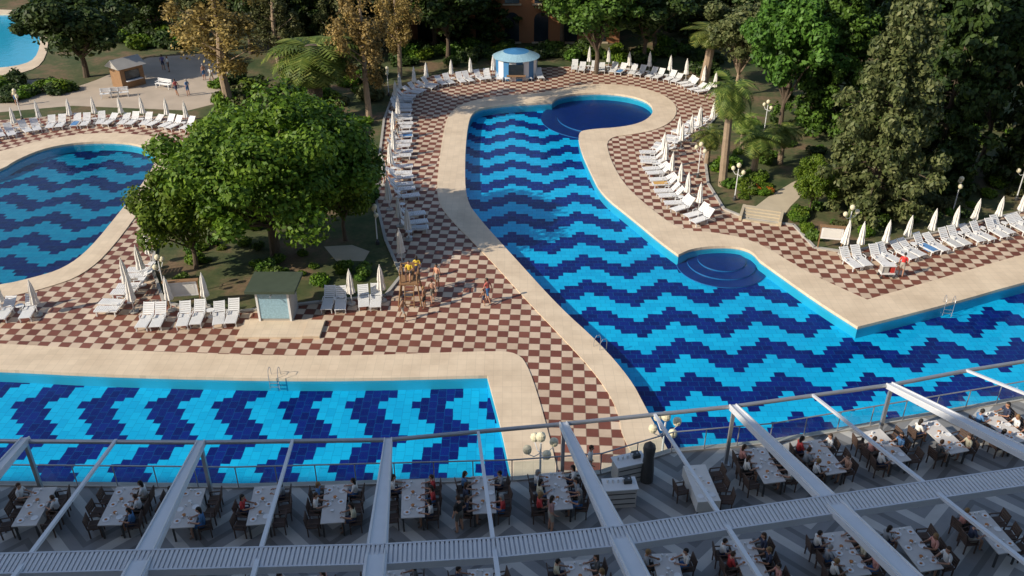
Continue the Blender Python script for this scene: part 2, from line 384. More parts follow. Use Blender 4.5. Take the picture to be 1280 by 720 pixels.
def wispy(seed,h=16.,w=3.6,k='leafY',nl=52,per=170,size=.17):
    rng=np.random.default_rng(seed); mb=MB()
    mb.tube([(0,0,-.3),(.2,0,h*.3),(-.1,.1,h*.6),(.1,0,h*.95)],[.38,.3,.2,.04],8,'barkp')
    lobes=[]
    for i in range(nl):
        z=h*rng.uniform(.25,1.0); a=rng.uniform(0,6.28); R=w*rng.uniform(.25,1)*(1-.5*abs(z/h-.6))
        c=np.array([math.cos(a)*R,math.sin(a)*R,z]); e=rng.uniform(.5,1.15)
        lobes.append((c,(e,e,e*1.5)))
        if i%2==0: mb.tube([(0,0,z-R*.8),tuple(c.tolist())],[.09,.02],4,'barkp')
    lobes_leaves(mb,lobes,per,size,k,rng,.2)
    return mb.mesh('wispy_mesh')
def palm(seed,h=8.,fl=2.6,nf=44,tr=.22,dense=False,k='leafP'):
    rng=np.random.default_rng(seed); mb=MB()
    pts=[(math.sin(t*1.3)*.35*h/8,0,h*t) for t in np.linspace(-.03,1,12)]
    mb.tube(pts,[tr*(1.25-.35*i/11+(.08 if i%2 else 0)) for i in range(12)],9,'barkp' if not dense else 'bark')
    tx=pts[-1][0]
    if dense: mb.ell((tx,0,h),(tr*1.9,tr*1.9,tr*2.2),10,6,'bark')
    for i in range(nf):
        a=i*2.399+rng.uniform(-.2,.2); el=math.radians(80-130*(i/nf)**.8+rng.uniform(-8,8)); L_=fl*rng.uniform(.85,1.1)
        d=Vector((math.cos(a),math.sin(a),0)); p=Vector((tx,0,h+.1)); ns=13; side=Vector((-d.y,d.x,0)); e=el
        rach=[p.copy()]
        vs=[];fs=[]
        for s_ in range(ns):
            e-=math.radians(9); dr=d*math.cos(e)+Vector((0,0,math.sin(e))); p=p+dr*L_/ns; rach.append(p.copy())
            u=(s_+1)/ns; ll=L_*.27*math.sin(math.pi*min(1,u*.85+.15))+.05
            for sg in(-1,1):
                tip=p+side*sg*ll*.85+dr*ll*.5-Vector((0,0,ll*.25)); wv=dr*L_/ns*.42
                o=len(vs); vs+= [p-wv,p+wv,tip+wv*.15,tip-wv*.1]; fs.append((o,o+1,o+2,o+3))
        mb.add(vs,fs,k); mb.tube(rach[::3],[.03,.025,.018,.012,.008][:len(rach[::3])],4,k,False)
    return mb.mesh('palm_mesh')
def shrub(seed,k,per=170,size=.13,nl=7,flat=.75):
    rng=np.random.default_rng(seed); mb=MB(); lobes=[]
    for i in range(nl):
        a=rng.uniform(0,6.28); q=rng.uniform(0,.6); e=rng.uniform(.35,.55); lobes.append(((math.cos(a)*q,math.sin(a)*q,e*.6+rng.uniform(0,.25)),(e,e,e*flat)))
    mb.tube([(0,0,-.1),(0,0,.4)],[.05,.03],5,'bark')
    lobes_leaves(mb,lobes,per,size,k,rng,.5); return mb.mesh('shrub_mesh')
T={}
T['hero']=(broad(1,10.5,6.8,85,640,.165,'leafA',base=.12,ls=(.12,.27)),10.5,6.8)
T['hero2']=(broad(2,7,3.6,40,420,.15,'leafA',base=.1),7,3.6)
T['dark']=(broad(3,11,6,46,330,.26,'leafD',base=.1,ls=(.12,.27)),11,6)
T['dark2']=(broad(4,14,5,48,300,.27,'leafD',base=.12,ls=(.12,.28)),14,5)
T['olive']=(broad(5,12,4.6,44,300,.22,'leafO',bk='barkp',base=.22,ls=(.12,.27)),12,4.6)
T['green']=(broad(6,12,5,46,320,.23,'leafC',base=.2,ls=(.12,.27)),12,5)
T['con']=(conifer(7,14,4.6,'leafC',per=100,size=.19),14,4.6)
T['con2']=(conifer(8,16,5.4,'leafO',per=105,tiers=16,size=.2),16,5.4)
T['con3']=(conifer(9,16,4.8,'leafD',per=80,tiers=15,size=.27),16,4.8)
T['wisp']=(wispy(10),16,3.6)
T['wisp2']=(wispy(11,16,3.6,'leafO'),16,3.6)
T['phx']=(palm(12,6.5,3.6,130,.42,True),9.3,3.7)
T['palm']=(palm(13,7,2.3,46,.24),8.2,2.3)
T['palm2']=(palm(14,4,2.2,38,.2),5.2,2.2)
SHR=[shrub(21,'leafA'),shrub(22,'leafD'),shrub(23,'leafC'),shrub(24,'leafO'),shrub(25,'flower',90,.09,5,.5)]
NAMES={'hero':'round_ficus_tree','hero2':'round_ficus_tree','dark':'dark_leafy_tree','dark2':'dark_leafy_tree','olive':'olive_green_tree','green':'leafy_tree','con':'pine_tree','con2':'cedar_tree','con3':'cypress_tree','wisp':'eucalyptus_tree','wisp2':'eucalyptus_tree','phx':'date_palm','palm':'palm_tree','palm2':'palm_tree'}
def tree(k,bx,by,ty,wpx):
    me,h,w=T[k]; b=G(bx,by); hh=max(3,topz(b,ty)); dist=math.hypot(b.y,H-hh*.5)
    sxy=(wpx*dist/F/2)/w
    place(me,NAMES[k],(b.x,b.y,-.02),random.uniform(0,6.28),(sxy,sxy,hh/h))
for a in [('hero',345,318,118,285),('hero2',245,335,205,135),('hero2',432,300,165,115),('phx',395,150,30,145),
 ('wisp',288,135,-40,115),('wisp',462,150,-40,80),('wisp',500,96,-50,60),('wisp2',430,80,-50,60),('dark',108,96,-25,155),('olive',255,66,-30,80),('dark',195,46,-40,110),
 ('dark2',560,72,-60,120),('dark2',500,66,-60,90),('con3',600,50,-80,110),('green',745,92,-55,130),('dark2',690,50,-60,100),('dark2',805,80,-55,120),
 ('palm',878,108,28,90),('olive',920,120,-15,105),('green',975,165,-25,130),('con2',1085,268,-30,170),('con3',1165,225,-70,140),('dark2',1225,205,-50,140),('con3',1290,225,-30,120),('con',1035,160,-60,130),('dark2',1130,160,-60,130),
 ('palm',903,232,94,84),('palm2',940,222,158,80),('palm2',883,205,158,62),('palm2',928,185,138,62),('palm2',975,205,150,66),('hero2',1012,265,195,60),
 ('wisp2',350,84,-60,70),('con3',400,70,-60,80)]: tree(*a)
rr=random.Random(3)
for row_,(py) in enumerate((62,40,22,6,-8)):
    for i in range(17):
        x=-150+i*98+rr.uniform(-30,30)+row_*31
        if py>30 and (x<260): continue
        if py>0 and x<75: continue
        if py>30 and 600<x<700: continue
        k=rr.choice(['dark','dark2','con3','dark2','olive','con3','green'])
        tree(k,x,py+rr.uniform(-6,6),-70-rr.uniform(0,40)-(0 if py<30 else -10),rr.uniform(95,140))
def scatter(poly,n,ks,smin,smax,seed):
    r=random.Random(seed); pts=[G(*p) for p in poly]
    x0,x1=min(p.x for p in pts),max(p.x for p in pts); y0,y1=min(p.y for p in pts),max(p.y for p in pts)
    c=0;it=0
    while c<n and it<9999:
        it+=1; x,y=r.uniform(x0,x1),r.uniform(y0,y1); ins=False;j=len(pts)-1
        for i in range(len(pts)):
            a,b=pts[i],pts[j]
            if (a.y>y)!=(b.y>y) and x<(b.x-a.x)*(y-a.y)/(b.y-a.y)+a.x: ins=not ins
            j=i
        if not ins: continue
        c+=1; k=r.choice(ks); s=r.uniform(smin,smax); place(SHR[k],'flower_bed_plant' if k==4 else 'shrub',(x,y,-.02),r.uniform(0,6.28),(s,s,s*r.uniform(.7,1.2)))
scatter([(215,300),(300,300),(470,340),(470,360),(300,372),(215,362)],26,[0,2,0,3],.4,.9,1)
scatter([(250,160),(460,150),(455,280),(250,280)],40,[0,1,1,2],.9,1.8,2)
scatter([(275,100),(480,95),(480,145),(265,145)],40,[1,1,0,3],.9,1.9,3)
scatter([(895,165),(990,140),(1280,150),(1290,215),(1070,205),(960,245),(925,262),(902,235)],75,[0,2,2,3,1],.5,1.2,4)
scatter([(1010,250),(1070,216),(1290,215),(1290,252),(1150,284),(1050,302),(1030,290)],54,[0,2,3,1],.5,1.1,5)
scatter([(920,225),(960,218),(965,240),(925,255)],18,[4,0,0],.4,.7,6)
scatter([(500,90),(600,78),(700,76),(840,84),(900,103),(900,60),(500,60)],70,[1,1,2,0],.9,1.7,7)
scatter([(0,128),(90,120),(90,102),(0,104)],22,[1,1,0],.9,1.5,8)
scatter([(100,60),(260,60),(260,40),(100,40)],30,[1,1,0],1.2,2.2,18)
scatter([(990,266),(1000,262),(1020,300),(1014,300)],12,[0,2],.6,.8,9)
# ------------------------------------------------------------------ furniture templates
def lounger(back=-48,towel=False):
    m=MB()
    for s in(-1,1):
        m.box((s*.31,.25,.33),(.05,1.4,.07),'white')
        for y in(-.3,.8): m.box((s*.3,y,.15),(.05,.07,.3),'white')
        m.box((s*.33,-.15,.52),(.05,.4,.03),'white'); m.box((s*.33,.02,.42),(.04,.04,.18),'white')
    for i in range(11): m.box((0,-.35+i*.125,.36),(.57,.1,.025),'white')
    R=Matrix.Rotation(math.radians(back),3,'X')
    for i in range(6):
        p=Vector((0,-.45,.38))+R@Vector((0,-.06-.13*i,0)); m.box(p,(.57,.105,.025),'white',R)
    for s in(-1,1): m.box(Vector((s*.3,-.45,.37))+R@Vector((0,-.38,0)),(.05,.82,.05),'white',R)
    if towel: m.box((.02,.3,.39),(.5,1.1,.02),'shirt'); m.box((.27,.35,.3),(.02,.5,.2),'shirt')
    return m.mesh('sun_lounger')
def umbrella():
    m=MB(); m.tube([(0,0,0),(0,0,2.35)],.025,6,'white')
    m.lathe([(.26,0),(.26,.07),(.22,.1),(.05,.12),(.05,.3)],14,'concrete')
    m.lathe([(.10,.78),(.27,.80),(.25,1.0),(.19,1.25),(.20,1.4),(.17,1.7),(.11,2.05),(.03,2.3),(.02,2.38)],16,'canvas',mod=lambda j,i:1 if j%2 else .68)
    return m.mesh('closed_umbrella')
def chair():
    m=MB(); m.box((0,0,.44),(.46,.46,.05),'rattan'); 
    for sx in(-1,1):
        for y in(-.2,.2): m.box((sx*.2,y,.21),(.04,.04,.42),'rattan')
        m.box((sx*.22,0,.64),(.04,.42,.03),'rattan'); m.box((sx*.22,.19,.55),(.04,.04,.18),'rattan')
    R=Matrix.Rotation(math.radians(8),3,'X')
    for i in range(4): m.box((0,-.235-.012*i,.56+i*.1),(.46,.03,.075),'rattan',R)
    for sx in(-1,1): m.box((sx*.22,-.25,.66),(.03,.035,.45),'rattan',R)
    return m.mesh('dining_chair')
def table(seed,linen=False):
    r=random.Random(seed); m=MB()
    m.box((0,0,.73),(.86,2.0,.04),'cloth' if linen else 'runner')
    if linen:
        for s in(-1,1): m.box((s*.435,0,.5),(.012,2.0,.5),'cloth'); m.box((0,s*1.005,.5),(.88,.012,.5),'cloth')
    for sx in(-1,1):
        for sy in(-1,1): m.box((sx*.36,sy*.9,.355),(.06,.06,.71),'dark')
    for sx in(-1,1):
        for y in(-.66,0,.66):
            if r.random()<.15: continue
            cx=sx*.24+r.uniform(-.03,.03); cy=y+r.uniform(-.08,.08)
            m.lathe([(.08,.752),(.13,.768),(.125,.772),(.02,.76)],12,'plate',c=(cx,cy,0))
            if r.random()<.7: m.ell((cx,cy,.775),(.06,.05,.025),6,4,'food')
            m.lathe([(.03,.752),(.035,.84)],8,'plate',c=(cx*.35,cy+.15,0))
    for y in(-.4,.3): m.lathe([(.05,.752),(.07,.8),(.06,.81)],10,'food' if r.random()<.5 else 'plate',c=(r.uniform(-.06,.06),y,0))
    return m.mesh('dining_table')
def sidetable():
    m=MB(); m.lathe([(.22,.0),(.22,.03),(.04,.06),(.04,.42),(.24,.44),(.24,.47)],12,'white'); return m.mesh('side_table')
ML,ML2,MLT,MU,MC,MS=lounger(),lounger(-28),lounger(-48,True),umbrella(),chair(),sidetable(); MT=[table(i) for i in range(4)]; MTL=table(9,True)
def fr(d): return math.atan2(d.y,d.x)-math.pi/2
rj=random.Random(11)
def umb_at(x,y,s=(1,1,1)):
    o=place(MU,'closed_umbrella',(x,y,-.01),rj.uniform(0,3),s); o.rotation_euler=(rj.gauss(0,.02),rj.gauss(0,.02),rj.uniform(0,3))
def row(pxs,sp,target,umb=True,uoff=-1.0,start=0,gap=.45,skip=0):
    P=[G(*p) for p in pxs]; tg=G(*target)
    seg=[(P[i],P[i+1],(P[i+1]-P[i]).length) for i in range(len(P)-1)]; tot=sum(s[2] for s in seg)
    def at(q):
        for a,b,l in seg:
            if q<=l: return a+(b-a)*(q/l),(b-a).normalized()
            q-=l
        return b.copy(),(b-a).normalized()
    q=start;i=0
    while q<tot:
        p,t=at(q); d=Vector((-t.y,t.x,0))
        if d.dot(tg-p)<0: d=-d
        if rj.random()>=skip:
            o=p+d*rj.uniform(-.15,.15); z=rj.random()
            place(ML if z<.74 else ML2 if z<.97 else MLT,'sun_lounger',(o.x,o.y,-.01),fr(d)+rj.uniform(-.1,.1),1,rj.choice([(.1,.25,.5),(.6,.35,.1),(.5,.5,.5)]))
        q+=sp;i+=1
        if i%2==0:
            p2,t2=at(q-sp*.5+gap*.5)
            if umb:
                o=p2+d*(uoff+rj.uniform(-.2,.2)); umb_at(o.x,o.y,(1,1,rj.uniform(.95,1.06)))
            if rj.random()<.6: o=p2+d*-.5; place(MS,'side_table',(o.x,o.y,-.01))
            q+=gap
row([(-60,190),(0,172),(60,160),(130,155),(190,157),(236,162)],.85,(60,250))
row([(500,135),(510,122),(540,108),(600,100),(676,98)],.85,(650,200))
row([(718,88),(760,90),(810,96),(850,104),(884,120)],.85,(750,140))
row([(505,128),(502,160),(500,200),(500,230),(512,262),(522,300)],.95,(640,200),umb=False,skip=.1)
row([(878,278),(850,262),(832,240),(815,210),(812,190)],.9,(760,250),uoff=-1.1)
row([(828,190),(850,172),(885,150)],.9,(780,140))
row([(1062,332),(1110,326),(1160,312),(1220,298),(1300,280),(1400,255)],.82,(1150,400),uoff=-1.2)
row([(184,404),(200,404)],.75,(240,470),umb=False); row([(232,402),(262,401),(294,399)],.78,(240,470),umb=False)
row([(411,384),(428,383)],.75,(420,470),umb=False); row([(455,381),(471,380)],.75,(460,470),umb=False)
row([(140,392),(158,372),(172,352),(185,332)],.8,(90,320),umb=False)
row([(-60,398),(60,394)],.9,(-10,480),umb=False,skip=.3)
for x,y in [(215,388),(259,384),(168,390),(163,368),(440,380),(478,376),(503,330),(48,394),(4,392),(180,350),(190,330),(-30,396),(498,152),(494,174),(493,197),(480,232),(489,215),(500,283),(511,300),(487,262),(848,178),(873,168),(1052,318)]:
    g=G(x,y); s=rj.uniform(1.0,1.12); umb_at(g.x,g.y,(s,s,s))
# ------------------------------------------------------------------ people
def person(pose,topless=False,longhair=False):
    m=MB()
    if pose=='sit':
        J=dict(pel=(0,0,.54),sp=(0,.01,.70),ch=(0,.04,.88),nb=(0,.05,1.02),nk=(0,.07,1.10))
        LEG=lambda s:[(s*.09,.03,.54),(s*.12,.44,.55),(s*.12,.44,.10),(s*.12,.58,.05)]
        ARM=lambda s:[(s*.17,.04,1.0),(s*.24,.12,.78),(s*.15,.36,.80),(s*.13,.44,.81)]
    elif pose=='walk':
        J=dict(pel=(0,0,.93),sp=(0,.01,1.1),ch=(0,.03,1.28),nb=(0,.04,1.43),nk=(0,.06,1.51))
        LEG=lambda s:[(s*.09,0,.91),(s*.1,.22*s+.06,.50),(s*.1,.26*s-.08,.09+.05*(s<0)),(s*.11,.26*s+.07,.04)]
        ARM=lambda s:[(s*.18,.04,1.40),(s*.23,-.10*s,1.13),(s*.24,-.22*s+.1,.92),(s*.24,-.24*s+.12,.84)]
    else:
        J=dict(pel=(0,0,.95),sp=(0,0,1.1),ch=(0,.01,1.29),nb=(0,.0,1.44),nk=(0,.02,1.52))
        LEG=lambda s:[(s*.09,0,.93),(s*.11,.03,.50),(s*.12,-.02,.09),(s*.14,.13,.04)]
        ARM=lambda s:[(s*.18,0,1.41),(s*.25,-.04,1.14),(s*.22,.12,.95),(s*.20,.18,.90)] if s>0 else [(s*.18,0,1.41),(s*.24,-.03,1.13),(s*.25,.05,.90),(s*.25,.07,.82)]
    names=['pel','sp','ch','nb','nk']; vs=[J[n] for n in names]; rad=[(.145,.11),(.13,.10),(.155,.11),(.07,.065),(.052,.052)]
    ed=[(0,1),(1,2),(2,3),(3,4)]; tag=['shorts','top','top','neck']
    for s in(-1,1):
        o=len(vs); vs+=LEG(s); rad+=[(.095,.095),(.06,.06),(.04,.04),(.035,.03)]
        ed+=[(0,o),(o,o+1),(o+1,o+2),(o+2,o+3)]; tag+=['shorts','thigh','calf','shoe']
        o=len(vs); vs+=ARM(s); rad+=[(.058,.058),(.042,.042),(.028,.028),(.036,.02)]
        ed+=[(3,o),(o,o+1),(o+1,o+2),(o+2,o+3)]; tag+=['top','uarm','farm','hand']
    me=bpy.data.meshes.new('sk'); me.from_pydata(vs,ed,[]); ob=bpy.data.objects.new('sk',me); scene.collection.objects.link(ob)
    ob.modifiers.new('s','SKIN'); sv=me.skin_vertices[0].data
    for i,r in enumerate(rad): sv[i].radius=r; sv[i].use_root=(i==0)
    sb=ob.modifiers.new('b','SUBSURF'); sb.levels=1; sb.render_levels=1
    dg=bpy.context.evaluated_depsgraph_get(); ev=ob.evaluated_get(dg); em=ev.to_mesh()
    V=[v.co.copy() for v in em.vertices]; FF=[tuple(p.vertices) for p in em.polygons]; ev.to_mesh_clear()
    bpy.data.objects.remove(ob); 
    E=[(Vector(vs[a]),Vector(vs[b])) for a,b in ed]; groups={}
    top='skin' if topless else 'shirt'
    for f in FF:
        c=sum((V[i] for i in f),Vector())/len(f); best=9;bi=0;bt=0
        for i,(a,b) in enumerate(E):
            d=b-a; t=max(0,min(1,(c-a).dot(d)/d.length_squared)); q=(a+d*t-c).length
            if q<best: best,bi,bt=q,i,t
        k={'shorts':'shorts','top':top,'neck':'skin','thigh':'shorts' if bt<.7 else 'skin','calf':'skin','shoe':'shoe','uarm':top if bt<.65 else 'skin','farm':'skin','hand':'skin'}[tag[bi]]
        if tag[bi]=='neck' and bt<.1: k=top
        groups.setdefault(k,[]).append(f)
    o=len(m.v); m.v+=[tuple(v) for v in V]
    for k,fs in groups.items():
        i=m.mi(k); m.f+=[tuple(j+o for j in f) for f in fs]; m.m+=[i]*len(fs)
    nk=Vector(J['nk']); c=nk+Vector((0,.02,.115)); hr=(.075,.093,.118)
    m.ell(c,hr,12,8,'skin')
    m.ell(c+Vector((0,-.008,.012)),(.086,.103,.125),12,8,'hair',lambda x,y,z:(z>.45) or (y<.1 and z>-.35))
    m.add([c+Vector(q) for q in((-.014,.088,-.03),(.014,.088,-.03),(0,.118,-.025),(0,.09,.02))],[(0,1,2),(1,3,2),(3,0,2)],'skin')
    for s in(-1,1):
        m.ell(c+Vector((s*.03,.083,.005)),(.012,.01,.008),6,4,'eye'); m.ell(c+Vector((s*.077,0,-.01)),(.012,.022,.032),6,4,'skin')
        hand=Vector(ARM(s)[3]); w=Vector(ARM(s)[2]); d=(hand-w).normalized(); side=Vector((0,1,0)) if abs(d.z)>.6 else Vector((1,0,0)); dn=Vector((0,0,-1)) if abs(d.z)<.6 else Vector((-s,0,0))
        for q in range(4):
            b=hand+side*((q-1.5)*.019)+d*.01; l=(.065,.078,.074,.058)[q]
            m.tube([b,b+d*l*.55,b+d*l*.9+dn*.022],[.009,.0085,.006],5,'skin')
        b=hand-d*.03+side*.03; m.tube([b,b+side*.025+d*.03,b+side*.028+d*.06],[.011,.01,.007],5,'skin')
    m.add([c+Vector(q) for q in((-.022,.089,-.052),(.022,.089,-.052),(.018,.088,-.062),(-.018,.088,-.062))],[(0,1,2,3)],'food')
    if longhair: m.ell(c+Vector((0,-.07,-.1)),(.075,.045,.16),10,6,'hair')
    return m.mesh('person',True)
PS=[person('sit'),person('sit',longhair=True),person('sit',topless=True)]
PW=[person('walk'),person('walk',True),person('stand'),person('stand',longhair=True),person('stand',True)]
SC=[(.7,.7,.7),(.03,.04,.08),(.5,.04,.04),(.1,.1,.1),(.6,.55,.4),(.08,.2,.4),(.65,.3,.25),(.75,.72,.68),(.75,.73,.7),(.3,.32,.35),(.7,.5,.05)]
def stander(px,py,k,ang,col,s=1.0,z=-.01):
    g=G(px,py,z); place(PW[k],'person',(g.x,g.y,z),ang,s,col)
for a in [(610,379,0,.8,(.5,.12,.1)),(605,381,1,.6,(.05,.15,.4),.62),(504,400,1,-2,(.7,.5,.05),.85),(531,386,4,1.2,(.7,.5,.05),.9),(547,360,2,2.5,(.6,.3,.2)),(522,350,3,0,(.7,.5,.05)),(541,378,1,.2,(.6,.1,.1),.9),
 (1125,346,2,-.5,(.6,.03,.03)),(222,120,0,1,(.5,.1,.1)),(236,120,3,1,(.1,.2,.4)),(265,104,0,0,(.6,.6,.6)),(22,132,2,0,(.1,.1,.1)),(205,88,2,0,(.1,.1,.3)),(212,90,3,2,(.7,.7,.7)),(256,100,4,1,(.2,.2,.2)),(498,175,1,1,(.2,.2,.2)),(1288,322,3,1,(.7,.7,.7))]:
    stander(*a)
# ------------------------------------------------------------------ terrace
ZT=4.0
edge_px=[(-220,603),(0,604),(300,607),(640,598),(750,590),(838,563),(960,552),(1280,497),(1520,452)]
edge=[G(x,y,ZT) for x,y in edge_px]
mb=MB(); poly=edge+[Vector((60,-1.4,0)),Vector((-60,-1.4,0))]
sheet(mb,[poly],ZT,'terrace'); wall(mb,poly,-.3,ZT,'concrete'); mb.obj('restaurant_terrace')
e_=empty('glass_railing')
g=MB(); f_=MB()
for i in range(len(edge)-1):
    a,b=edge[i],edge[i+1]; l=(b-a).length; n=max(1,round(l/1.5)); d=(b-a)/n; off=Vector((0,-.15,0))
    for j in range(n):
        p=a+d*j+off; q=p+d
        f_.tube([(p.x,p.y,ZT),(p.x,p.y,ZT+1.08)],.025,6,'pipe')
        s=d.normalized()*.06
        g.add([(p.x+s.x,p.y+s.y,ZT+.1),(q.x-s.x,q.y-s.y,ZT+.1),(q.x-s.x,q.y-s.y,ZT+.98),(p.x+s.x,p.y+s.y,ZT+.98)],[(0,1,2,3)],'glass')
    f_.tube([a+off+Vector((0,0,1.08)),b+off+Vector((0,0,1.08))],.03,8,'pipe')
    f_.box((a+b)/2+Vector((0,-.06,.03)),(l,.24,.06),'concrete',Matrix.Rotation(math.atan2((b-a).y,(b-a).x),3,'Z'))
g.obj('glass_panels',parent=e_); f_.obj('rail_frame',parent=e_)
# pergola
ZP,ZB=6.9,9.2
e_=empty('steel_pergola')
pipe=[G(x,y,ZP) for x,y in[(-250,549),(-80,551),(250,553),(485,550),(705,530),(918,508),(1115,481),(1210,463),(1450,425)]]
m=MB()
for a,b in zip(pipe,pipe[1:]): m.tube([a,b],.085,10,'pipe')
m.obj('front_pipe',parent=e_)
bpx=[(-250,712),(0,706),(480,694),(620,686),(770,672),(1040,632),(1450,572)]
bm=[G(x,y,ZB) for x,y in bpx]
m=MB(); 
for a,b in zip(bm,bm[1:]):
    t=(b-a); l=t.length; t.normalize(); ang=math.atan2(t.y,t.x); R=Matrix.Rotation(ang,3,'Z')
    m.box((a+b)/2+Vector((0,0,-.1)),(l,.62,.22),'metal',R)
    n=int(l/.13)
    for i in range(n):
        p=a+t*(l*(i+.5)/n); m.box(p+Vector((0,0,.04)),(.085,.66,.05),'rib',R)
    nn=Vector((-t.y,t.x,0)); m.box((a+b)/2+nn*.36+Vector((0,0,-.06)),(l,.05,.26),'metal',R); m.box((a+b)/2-nn*.36+Vector((0,0,-.06)),(l,.05,.26),'metal',R)
m.obj('corrugated_gutter_beam',parent=e_)
m=MB()
def rafter(x0,y0,x1,y1,w0,w1,h):
    a=G(x0,y0,ZP+.12); b=G(x1,y1,ZB+.05); d=b-a; c=a+d*2.2
    nn=Vector((-d.y,d.x,0)).normalized(); up=Vector((0,0,1))
    for p,q,wa,wb in((a-d*.02,b,w0,w1),(b,c,w1,w1)):
        vs=[]
        for r_,w in((p,wa),(q,wb)): vs+=[r_-nn*w/2,r_+nn*w/2,r_+nn*w/2-up*h,r_-nn*w/2-up*h]
        m.add(vs,[(0,1,5,4),(1,2,6,5),(2,3,7,6),(3,0,4,7),(0,3,2,1),(4,5,6,7)],'metal')
        if w1>.4:
            for sg in(-1,1):
                m.add([p+nn*sg*wa*.36+up*.0,q+nn*sg*wb*.36,q+nn*sg*(wb*.36)+up*.05,p+nn*sg*(wa*.36)+up*.05,p+nn*sg*(wa*.36+.04),q+nn*sg*(wb*.36+.04),q+nn*sg*(wb*.36+.04)+up*.05,p+nn*sg*(wa*.36+.04)+up*.05],[(0,1,2,3),(4,5,6,7),(3,2,6,7)],'rib')
for x0,y0,x1,y1 in[(30,549,-110,706),(250,553,175,700),(485,550,470,692),(705,530,775,672),(918,508,1045,630),(1115,481,1335,590),(-190,549,-420,715)]: rafter(x0,y0,x1,y1,.30,.62,.2)
for x0,y0,x1,y1 in[(143,551,28,704),(365,551,322,698),(598,541,618,686),(820,519,908,655),(1018,494,1172,615),(1212,463,1480,570)]: rafter(x0,y0,x1,y1,.1,.13,.1)
m.obj('rafters',parent=e_)
m=MB()
for x,y in[(30,549),(250,553),(485,550),(705,530),(918,508),(1115,481),(1330,443)]:
    p=G(x,y,ZP); m.box((p.x,p.y-.0,(ZT+ZP-.08)/2),(.13,.13,ZP-.08-ZT),'pipe'); m.box((p.x,p.y,ZT+.02),(.3,.3,.03),'pipe')
m.obj('posts',parent=e_)
# dining sets
rs=random.Random(5)
def dining(far,near,linen=False,occ=.62):
    a=G(*far,ZT+.75); b=G(*near,ZT+.75); c=(a+b)/2; d=(a-b).normalized(); an=fr(d); s=Vector((d.y,-d.x,0))
    place(MTL if linen else rs.choice(MT),'dining_table',(c.x,c.y,ZT+.005),an)
    for sg in(-1,1):
        for y in(-.66,0,.66):
            if rs.random()<.08: continue
            o=c+s*sg*(.70+rs.uniform(-.03,.12))+d*y; face=fr(-s*sg)+rs.uniform(-.2,.2)
            place(MC,'dining_chair',(o.x,o.y,ZT+.005),face)
            if rs.random()<occ: place(rs.choice(PS[:2] if rs.random()<.85 else PS),'person',(o.x,o.y,ZT+.005),face,rs.uniform(.92,1.03),rs.choice(SC))
for a in [((58,607),(28,660)),((162,605),(135,660)),((244,607),(226,664)),((333,604),(322,660)),((421,602),(415,658)),((517,597),(516,650)),((603,592),(606,645)),((690,588),(703,640)),
 ((863,570),(892,640),True,.1),((940,556),(972,608)),((1010,546),(1050,597)),((1085,534),(1132,582)),((1155,523),(1205,570)),((1228,512),(1282,556)),((1320,495),(1380,540)),
 ((830,692),(845,750)),((925,675),(950,730)),((1040,665),(1075,720)),((1125,660),(1165,712)),((1218,640),(1262,690)),((720,700),(735,760)),((600,712),(604,770)),((490,716),(488,770)),((380,722),(372,780)),((270,724),(256,780)),((160,728),(140,780)),((50,728),(26,780)),((-50,607),(-88,660))]: dining(*a)
for x,y,k,col in[(688,665,3,(.35,.2,.2)),(575,665,2,(.02,.02,.02)),(736,600,2,(.7,.7,.7))]:
    g_=G(x,y,ZT); place(PW[k],'person',(g_.x,g_.y,ZT),rs.uniform(0,6),1,col)
def buffet():
    m=MB(); m.box((0,0,.45),(1.2,.6,.9),'runner'); m.box((0,0,.92),(1.3,.7,.04),'plate')
    for i in range(3): m.box((0,-.31,.2+.25*i),(1.1,.02,.03),'dark')
    for i in range(5): m.lathe([(.04,.94),(.05,1.1)],8,'plate',c=(-.45+i*.2,.1,0))
    m.box((.3,.1,1.02),(.3,.3,.16),'dark'); return m.mesh('service_station')
B_=buffet(); p=G(773,628,ZT); place(B_,'service_station',(p.x,p.y,ZT),.1); p=G(785,597,ZT); place(B_,'service_station',(p.x,p.y,ZT),.3)
m=MB(); m.lathe([(.26,0),(.26,.5),(.2,1.2),(.25,1.6),(.22,1.75),(.03,1.95)],14,'dark'); p=G(808,600,ZT); o=m.obj('covered_patio_heater'); o.location=(p.x,p.y,ZT)
# ------------------------------------------------------------------ lamps, kiosks, etc
def globelamp(n=5,h=4.3):
    m=MB(); m.lathe([(.16,0),(.16,.25),(.07,.35),(.05,.5)],10,'dark'); m.tube([(0,0,.4),(0,0,h)],[.055,.04],8,'white')
    m.lathe([(.06,h+.1),(.18,h+.22),(.21,h+.35),(.18,h+.48),(.05,h+.57)],12,'globe')
    for i in range(n-1):
        a=2*math.pi*i/(n-1)+.4; x,y=math.cos(a),math.sin(a)
        m.tube([(0,0,h-.5),(x*.3,y*.3,h-.6),(x*.6,y*.6,h-.35)],.022,5,'white')
        m.lathe([(.05,h-.35),(.16,h-.25),(.19,h-.12),(.16,h),(.04,h+.08)],12,'globe',c=(x*.6,y*.6,0))
    return m.mesh('globe_street_lamp')
GL=globelamp(); GL1=globelamp(3,3.0)
for x,y in[(676,552),(832,526)]:
    p=G(x,y,4.4); place(GL,'street_lamp',(p.x,p.y,.0),0,1)
for x,y in[(472,305),(918,250),(1190,268),(1056,306),(486,120),(208,372),(872,222),(1270,250),(1105,230),(955,165),(28,150)]:
    p=G(x,y); place(GL1,'street_lamp',(p.x,p.y,-.01),random.random()*3,.85)
